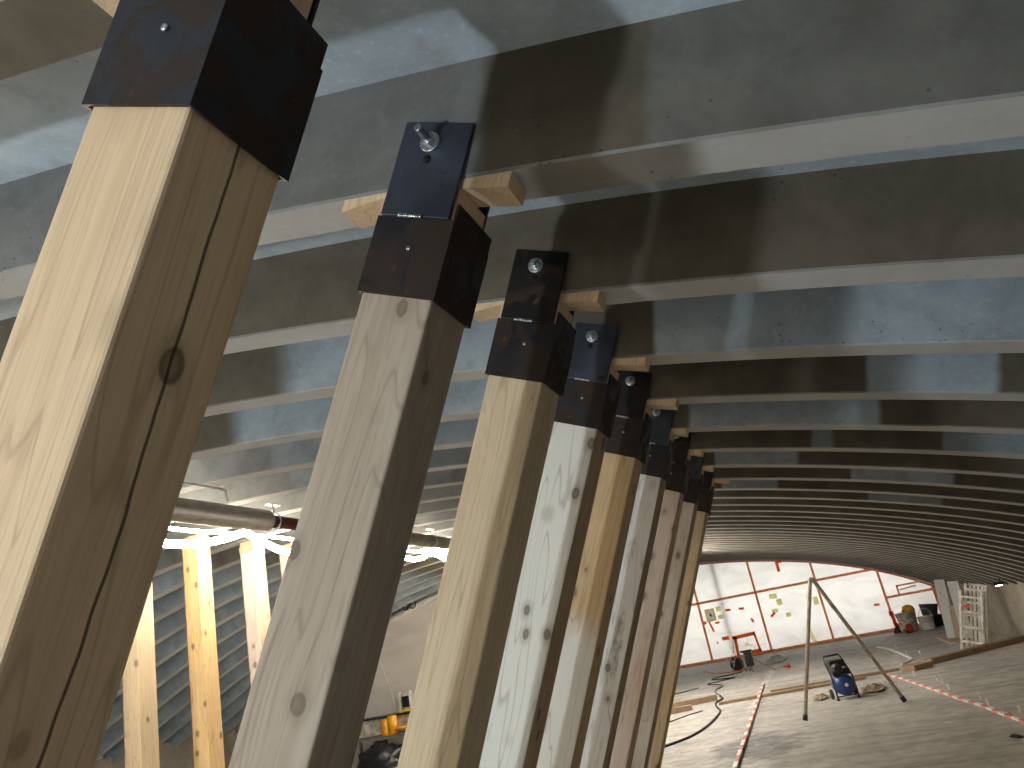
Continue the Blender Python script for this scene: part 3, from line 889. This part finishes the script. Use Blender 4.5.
for sx in (-1, 1):
    MB().lathe([(0.04, -.02), (0.075, -.02), (0.085, 0), (0.075, .02), (0.04, .02)], (sx * 0.19, 0.06, 0.085), 18, ry).build('wheel', 'rubber', t)
    MB().tube([(sx * 0.17, -0.22, 0.0), (sx * 0.17, -0.22, 0.035)], 0.022, 10).build('rubber_foot', 'rubber', t)


def crumple(name, mat, loc, sx, sy, h, label, cat, seed, n=20):
    b = MB(); vs = []
    for i in range(n + 1):
        for j in range(n + 1):
            u, v = i / n * 2 - 1, j / n * 2 - 1
            r = math.hypot(u, v); a = math.atan2(v, u)
            e = 0.75 + 0.25 * mnoise.noise(Vector((math.cos(a) * 1.6 + seed, math.sin(a) * 1.6, seed)))
            k = max(abs(u), abs(v)) / max(r, 1e-6)
            z = h * max(0, 1 - r * 0.7) * (0.35 + abs(mnoise.noise(Vector((u * 3 + seed, v * 3, 1.7)))) * 1.6) + 0.006
            vs.append((u * k * e * sx, v * k * e * sy, z))
    fs = [(i * (n + 1) + j, (i + 1) * (n + 1) + j, (i + 1) * (n + 1) + j + 1, i * (n + 1) + j + 1) for i in range(n) for j in range(n)]
    o = b.add(vs, fs, 0, True).build(name, mat, loc=loc)
    sol = o.modifiers.new('Solidify', 'SOLIDIFY'); sol.thickness = 0.005; sol.offset = 1
    return tag(o, label, cat)


crumple('dust_cloth', 'cloth', (0.62, 15.15, 0), 0.30, 0.45, 0.10, 'crumpled tan cloth on the floor right of the blue compressor', 'cloth', 3.3)
crumple('dust_cloth', 'cloth', (-0.26, 15.1, 0), 0.17, 0.35, 0.08, 'crumpled tan cloth on the floor left of the blue compressor', 'cloth', 8.1)
crumple('plastic_sheet', 'film', (-1.33, 24.6, 0), 0.40, 1.2, 0.16, 'crumpled translucent plastic sheet on the floor near the tarp wall', 'plastic sheet', 5.2)

# ------------------------------------------------------------------ timbers on the floor
def board(name, mat, p, q, w, h, label, z=0.0, cat='board', bev=0.005):
    p, q = Vector(p), Vector(q); d = q - p; L = d.length
    o = MB().box((0, 0, h / 2), (L, w, h)).build(name, mat, loc=((p.x + q.x) / 2, (p.y + q.y) / 2, z), rot=(0, 0, math.atan2(d.y, d.x)), bevel=bev)
    return tag(o, label, cat)


board('floor_timber', 'board', (-4.1, 16.75), (-2.33, 17.35), 0.16, 0.11, 'thick dark timber on the floor by the hose, longer of the left pair')
board('floor_timber', 'board', (-4.1, 16.02), (-2.72, 16.38), 0.16, 0.10, 'shorter timber lying in front of the longer one at left')
board('floor_batten', 'board', (-2.2, 16.5), (0.62, 16.95), 0.16, 0.05, 'long thin batten on the floor behind the striped pole and compressor')
board('floor_batten', 'board', (-1.2, 17.1), (1.28, 17.45), 0.15, 0.05, 'second batten lying close behind the long thin one', 0.0)
board('timber_block', 'board', (1.43, 17.05), (1.78, 17.28), 0.34, 0.10, 'short brown block at the end of the long timber, beside the striped tape')
board('floor_timber', 'board', (1.86, 17.6), (3.90, 19.15), 0.20, 0.11, 'long brown timber across the floor towards the right wall')
board('floor_timber', 'board', (2.2, 18.25), (3.92, 19.5), 0.12, 0.06, 'thinner brown timber lying behind the long one at right')
board('floor_plank', 'light_board', (2.90, 23.2), (2.86, 20.9), 0.12, 0.03, 'short pale plank on the floor in front of the leaning planks')
board('floor_plank', 'light_board', (3.50, 23.1), (3.72, 21.3), 0.12, 0.04, 'pale board on the floor behind the ladder, nearer the ladder')
board('floor_plank', 'light_board', (3.72, 23.5), (3.87, 21.9), 0.10, 0.04, 'pale board on the floor tight against the right wall')

# leaning white planks
for i, (x0, y0, x1, z1, w, lab) in enumerate(((3.10, 22.4, 3.27, 1.42, .24, 'white plank leaning left of the ladder, left of the two'), (3.33, 21.7, 3.45, 1.34, .24, 'white plank leaning directly beside the ladder, right of the two'))):
    tag(MB().bar((x0, y0, 0.01), (x1, y0 + 0.15, z1), w, 0.03, up=(0, 1, 0)).build('leaning_plank', 'white_plank', bevel=0.003), lab, 'plank', 'leaning white planks')
tag(MB().bar((3.20, 22.15, 0.01), (3.33, 22.22, 0.78), 0.17, 0.025, up=(0, 1, 0)).build('leaning_plank', 'light_board', bevel=0.003), 'short brownish plank leaning in front of the left white plank', 'plank')

# folding ladder
t = thing('folding_ladder', 'folded aluminium ladder with white rails leaning by the right wall', 'ladder', (2.80, 19.55, 0), (0, math.radians(17.5), math.radians(-18)))
def ladder_section(x0, x1, y, z0, z1, k, rail=0.07):
    b = MB()
    for x in (x0, x1):
        b.box((x, y, (z0 + z1) / 2), (rail * 0.7, 0.065, z1 - z0))
    b.build('rails', 'alu', t, bevel=0.004)
    for j in range(k):
        z = z0 + (z1 - z0) * (j + 0.55) / k
        MB().box(((x0 + x1) / 2, y, z), (x1 - x0 - rail * 0.7, 0.05, 0.05)).build('rung', 'alu', t, bevel=0.004)
ladder_section(0.0, 0.40, 0.0, 0.0, 1.26, 4)
ladder_section(0.09, 0.47, 0.10, 0.02, 1.40, 5)
b = MB()
for x in (0.17, 0.245, 0.32, 0.395):
    b.box((x, 0.20, 0.70), (0.046, 0.05, 1.36))
b.box((0.28, 0.20, 1.38), (0.30, 0.05, 0.04)); b.box((0.28, 0.20, 0.05), (0.30, 0.05, 0.03))
b.build('folded_rails', 'white', t)
for x in (0.0, 0.40):
    MB().box((x, 0, 0.02), (0.05, 0.08, 0.04)).build('foot', 'white', t)
MB().box((0.12, -0.035, 0.92), (0.14, 0.01, 0.05)).build('red_sticker', 'red', t)

t = thing('wall_lamp', 'small bright white lamp under the vault edge right of the ladder', 'lamp', (3.60, 17.9, 1.20), (0, 0, 0.2))
MB().box((0, 0, 0.035), (0.20, 0.10, 0.06)).build('housing', 'black', t, bevel=0.01)
MB().box((0, -0.01, -0.002), (0.10, 0.06, 0.014)).build('lens', 'bulb', t)
MB().tube([(0.05, 0, 0.05), (0.06, 0, arc(3.66) - 1.2)], 0.012, 8).build('bracket', 'black', t)

# ------------------------------------------------------------------ buckets and rubbish in the far right corner
def bucket(name, mat, loc, r, h, label, cat='bucket', handle=True, rot=(0, 0, 0)):
    t = thing(name, label, cat, loc, rot, 'buckets and tubs by the tarp wall')
    MB().lathe([(r * .78, 0), (r * .8, .01), (r, h - .02), (r * 1.06, h - .02), (r * 1.06, h), (r * .96, h), (r * .76, .03), (0.01, .03)], (0, 0, 0), 22).build('body', mat, t)
    if handle:
        MB().tube([(r * 1.05 * math.cos(a), -0.02, h - 0.02 + r * 1.1 * math.sin(a)) for a in [PI * i / 14 for i in range(15)]], 0.012, 6).build('handle', 'white', t)
    return t


bucket('plaster_tub', 'offwhite', (2.72, 27.4, 0), 0.30, 0.56, 'large dusty white tub standing left in the corner by the tarp', 'tub', False)
bucket('bucket', 'white', (3.17, 26.8, 0), 0.23, 0.38, 'white bucket with a raised handle, right of the large tub', 'bucket', True, (0, 0, 0.6))
t = bucket('plaster_tub', 'grey_tub', (3.42, 27.6, 0.335), 0.27, 0.34, 'dark grey rubber tub balanced on a black crate behind the white bucket', 'tub', False, (0.0, 0.15, 0))
for x, y, z, w, lab in ((3.42, 27.6, 0.0, .62, 'black crate on the floor under the grey tub'),):
    c = thing('storage_crate', lab, 'crate', (x, y, z))
    b = MB(); b.box((0, 0, .01), (w, .5, .02)); b.box((-w / 2, 0, .16), (.02, .5, .32)); b.box((w / 2, 0, .16), (.02, .5, .32)); b.box((0, -.24, .16), (w, .02, .32)); b.box((0, .24, .16), (w, .02, .32))
    b.build('body', 'black', c); 
    b = MB(); b.box((0, -.252, .27), (w + .03, .02, .05)); b.box((0, .252, .27), (w + .03, .02, .05)); b.build('rim', 'rubber', c)
b = MB()
vs = []
for i in range(13):
    for j in range(18):
        ph = PI * (i / 12 - .5); a = 2 * PI * j / 18
        k = 1 + .2 * mnoise.noise(Vector((math.cos(a) * 2, math.sin(a) * 2, i * .5)))
        vs.append((.19 * math.cos(ph) * math.cos(a) * k, .13 * math.cos(ph) * math.sin(a) * k, .155 + .15 * math.sin(ph)))
fs = [(i * 18 + j, i * 18 + (j + 1) % 18, (i + 1) * 18 + (j + 1) % 18, (i + 1) * 18 + j) for i in range(12) for j in range(18)]
tag(MB().add(vs, fs, 0, True).build('yellow_bag', 'yellow_tool', loc=(2.84, 27.42, 0.47)), 'yellow bag stuffed into the top of the large white tub', 'bag')
t = thing('red_can', 'small red can on the floor before the large tub', 'can', (2.63, 26.7, 0))
MB().lathe([(.10, 0), (.11, .02), (.11, .2), (.05, .24), (.05, .27)], (0, 0, 0), 16).build('body', 'red', t)
MB().lathe([(.053, .255), (.053, .285), (.03, .29)], (0, 0, 0), 12).build('cap', 'white', t)
crumple('dark_rag', 'rubber', (2.30, 26.95, 0), .15, .28, .2, 'dark crumpled rag on the floor left of the red can', 'rag', 2.2, 14)
crumple('dark_rag', 'cloth', (2.47, 26.45, 0.0), .10, .18, .18, 'small tan rag between the dark rag and the red can', 'rag', 6.2, 14)
crumple('dark_sheet', 'bag', (3.83, 27.2, 0), .07, .5, .3, 'dark folded sheet on the floor right of the black crate', 'sheet', 4.4, 14)

# ------------------------------------------------------------------ site flood light, reel, cables
t = thing('flood_light', 'black boxy flood light on a small stand before the orange frame', 'lamp', (-1.92, 22.6, 0), (0, 0, .2))
MB().box((0, 0, .33), (.20, .22, .36)).build('lamp_body', 'black', t, bevel=.015)
MB().box((-.02, 0, .535), (.30, .2, .05)).build('hood', 'black', t, bevel=.01)
b = MB(); b.tube([(-.05, 0, .16), (-.16, 0, .012)], .014, 8); b.tube([(.05, 0, .16), (.02, -.14, .012)], .014, 8); b.tube([(.02, .02, .16), (-.02, .14, .012)], .014, 8); b.build('legs', 'galv', t)
MB().tube([(.08, 0, .34), (.30, -.4, .17), (.50, -.8, .012)], .013, 8).build('prop_bar', 'galv', t)
t = thing('cable_reel', 'black round cable reel on the floor left of the flood light', 'reel', (-2.33, 23.2, 0), (0, 0, .5))
for y in (-.07, .07):
    MB().lathe([(.05, -.012), (.17, -.012), (.175, 0), (.17, .012), (.05, .012)], (0, y, .205), 26, rxm).build('flange', 'black', t)
MB().lathe([(.13, -.06), (.14, -.03), (.14, .03), (.13, .06)], (0, 0, .205), 22, rxm).build('wound_cable', 'rubber', t)
MB().tube([(-.2, 0, .02), (-.12, -.1, .2), (0, -.1, .44), (.12, -.1, .2), (.2, 0, .02)], .012, 8).build('stand', 'galv', t)


def spline(pts, n=10, z=0.0):
    P = [Vector((x, y, z if len(q) == 0 else q[0])) for x, y, *q in pts]
    out = []
    for i in range(len(P) - 1):
        a, b_, c, d = P[max(i - 1, 0)], P[i], P[i + 1], P[min(i + 2, len(P) - 1)]
        for k in range(n):
            u = k / n
            out.append(0.5 * ((2 * b_) + (c - a) * u + (2 * a - 5 * b_ + 4 * c - d) * u * u + (3 * b_ - a - 3 * c + d) * u ** 3))
    return out + [P[-1]]


tag(MB().tube(spline([(-2.95, 11.9), (-2.62, 12.36), (-2.29, 12.94), (-2.13, 13.7), (-2.06, 14.6), (-2.06, 15.4), (-2.2, 16.1), (-2.28, 16.75), (-2.2, 17.3), (-2.3, 17.75)], z=0.02), 0.019, 8).build('rubber_hose', 'rubber'), 'thick black hose curving over the floor beside the leaning posts', 'hose')
tag(MB().tube(spline([(-2.32, 18.0), (-2.5, 18.7), (-2.55, 19.3), (-2.45, 19.9), (-2.6, 20.4), (-2.95, 20.9), (-2.6, 21.3), (-2.3, 21.6), (-2.9, 21.9), (-2.9, 22.3), (-2.45, 22.6), (-2.2, 22.9)], z=0.012), 0.014, 6).build('power_cable', 'black'), 'black power cable in zigzag loops running to the cable reel', 'cable')
tag(MB().tube(spline([(-4.2, 19.3), (-3.5, 20.0), (-3.2, 20.3), (-3.1, 20.4)], z=0.01), 0.009, 6).build('power_cable', 'rubber'), 'thin straight dark cable running off left beyond the timbers', 'cable')
tag(MB().tube(spline([(-3.6, 25.5), (-3.3, 24.2), (-2.9, 23.3), (-2.6, 23.0), (-2.3, 22.95), (-2.0, 23.0)], z=0.045), 0.010, 6).build('power_cable', 'red'), 'reddish cable curving over the floor left of the reel', 'cable')
tag(MB().tube(spline([(-3.5, 14.2), (-3.0, 15.0), (-2.7, 15.6), (-2.45, 15.9)], z=0.01), 0.009, 6).build('power_cable', 'rubber'), 'thin dark cable on the floor in front of the short timber', 'cable')
tag(MB().lathe([(.005, 0), (.02, .1), (.06, .22), (.0, .24)], (0, 0, .06), 10, Matrix.Rotation(PI / 2, 3, 'Y')).build('red_cone', 'red', loc=(-1.1, 21.7, 0)), 'little red cone lying on the floor beyond the striped pole', 'cone')

# striped pole and striped tape
def striped(pts, w, h, seg):
    b = MB(); pts = [Vector(p) for p in pts]
    d = [0]
    for a, c in zip(pts, pts[1:]): d.append(d[-1] + (c - a).length)
    def at(s):
        for i in range(len(d) - 1):
            if s <= d[i + 1] + 1e-9:
                return pts[i] + (pts[i + 1] - pts[i]) * ((s - d[i]) / max(1e-9, d[i + 1] - d[i]))
        return pts[-1]
    n = int(d[-1] / seg)
    for k in range(n):
        b.bar(at(k * seg), at((k + 1) * seg), w, h, k % 2)
    return b


tag(striped([(-1.42, 18.75, .026), (-1.34, 10.0, .026)], .05, .05, .35).build('striped_pole', ['offwhite', 'dull_red']), 'red and white striped pole lying along the floor', 'pole')
tape = spline([(0.98, 17.0), (1.10, 16.5), (1.22, 15.8), (1.36, 14.7), (1.48, 13.8), (1.60, 12.8), (1.72, 12.0), (1.80, 11.2), (1.88, 10.5), (1.95, 9.7)], 8, .016)
tag(striped(tape, .055, .028, .22).build('barrier_tape', ['white', 'tape_pink']), 'red and white barrier tape stretched over the floor at right', 'tape')
tape = spline([(1.40, 23.4), (1.55, 22.4), (1.65, 21.0), (1.72, 19.4), (1.70, 18.9), (1.50, 18.5), (1.32, 18.15)], 8, .016)
tag(striped(tape, .055, .028, .30).build('barrier_tape', ['white', 'white', 'red']), 'short whitish barrier tape with a bent end beyond the long timber', 'tape')
peg = None
for x, y in ((1.42, 16.2), (1.64, 15.1), (1.66, 14.6), (1.63, 13.9), (1.82, 12.6), (1.80, 12.05), (1.98, 11.2), (1.75, 22.3), (1.78, 20.4), (1.98, 19.7)):
    if peg is None:
        peg = thing('marker_peg', 'small white marker peg standing beside the striped barrier tape', 'peg', (x, y, 0), group='white marker pegs along the tape')
        MB().lathe([(.016, 0), (.016, .006), (.008, .009), (.008, .06)], (0, 0, 0), 10).build('stem', 'white', peg)
        MB().lathe([(.010, .055), (.019, .065), (.019, .078), (.010, .086)], (0, 0, 0), 10).build('cap', 'white', peg)
    else:
        c = copy_tree(peg); c.location = (x, y, 0); c.rotation_euler = (0, 0, x * 7)

# plank end at the lower right edge of the view, debris
tag(MB().bar((1.19, 6.75, 0.0), (1.19, 6.75, 0.58), 0.09, 0.05).build('upright_plank', 'light_board', bevel=.003), 'pinkish plank end standing at the lower right corner of the view', 'plank')
crumple('debris', 'rubber', (1.62, 9.9, 0), .07, .12, .012, 'small dark debris on the floor by the lower right corner', 'debris', 1.2, 12)

# ------------------------------------------------------------------ lights
def light(kind, name, loc, power, color, **kw):
    l = bpy.data.lights.new(name, kind); l.energy = power; l.color = color
    for k, v in kw.items(): setattr(l, k, v)
    o = bpy.data.objects.new(name, l); COL.objects.link(o); o.location = loc
    return o


light('POINT', 'unseen_fill_light', (-3.1, -3.2, 0.60), 640, (0.80, 0.92, 1.0), shadow_soft_size=0.10)  # unseen light added behind the camera to brighten slab and post fronts
o = light('AREA', 'daylight_behind_tarp', (-4.5, DEND + 1.6, 1.7), 300, (1.0, 0.965, 0.90), shape='RECTANGLE', size=17.0, size_y=3.4)
o.rotation_euler = (-PI / 2, 0, 0)

w = bpy.data.worlds.new('World'); SC.world = w; w.use_nodes = True
w.node_tree.nodes['Background'].inputs[0].default_value = (0.84, 0.92, 1.0, 1)
w.node_tree.nodes['Background'].inputs[1].default_value = 0.28

# ------------------------------------------------------------------ camera
cam = bpy.data.cameras.new('Camera'); co = bpy.data.objects.new('Camera', cam); COL.objects.link(co)
yaw, pit, rol = math.radians(-17.3832), math.radians(18.9388), math.radians(11.0986)
fw = Vector((math.sin(yaw) * math.cos(pit), math.cos(yaw) * math.cos(pit), math.sin(pit)))
rt = Vector((math.cos(yaw), -math.sin(yaw), 0)); up = rt.cross(fw)
r2 = rt * math.cos(rol) - up * math.sin(rol); u2 = rt * math.sin(rol) + up * math.cos(rol)
co.matrix_world = Matrix(((r2.x, u2.x, -fw.x, 0), (r2.y, u2.y, -fw.y, 0), (r2.z, u2.z, -fw.z, EYE), (0, 0, 0, 1)))
cam.sensor_fit = 'HORIZONTAL'; cam.sensor_width = 36.0; cam.lens = 745.047 / 1024 * 36
cam.clip_start = 0.02; cam.clip_end = 200
SC.camera = co
SC.view_settings.view_transform = 'Standard'
SC.view_settings.look = 'None'
SC.view_settings.gamma = 1.0
SC.view_settings.exposure = 0.0
SC.view_settings.use_curve_mapping = False
SC.cycles.max_bounces = 8
SC.cycles.diffuse_bounces = 5
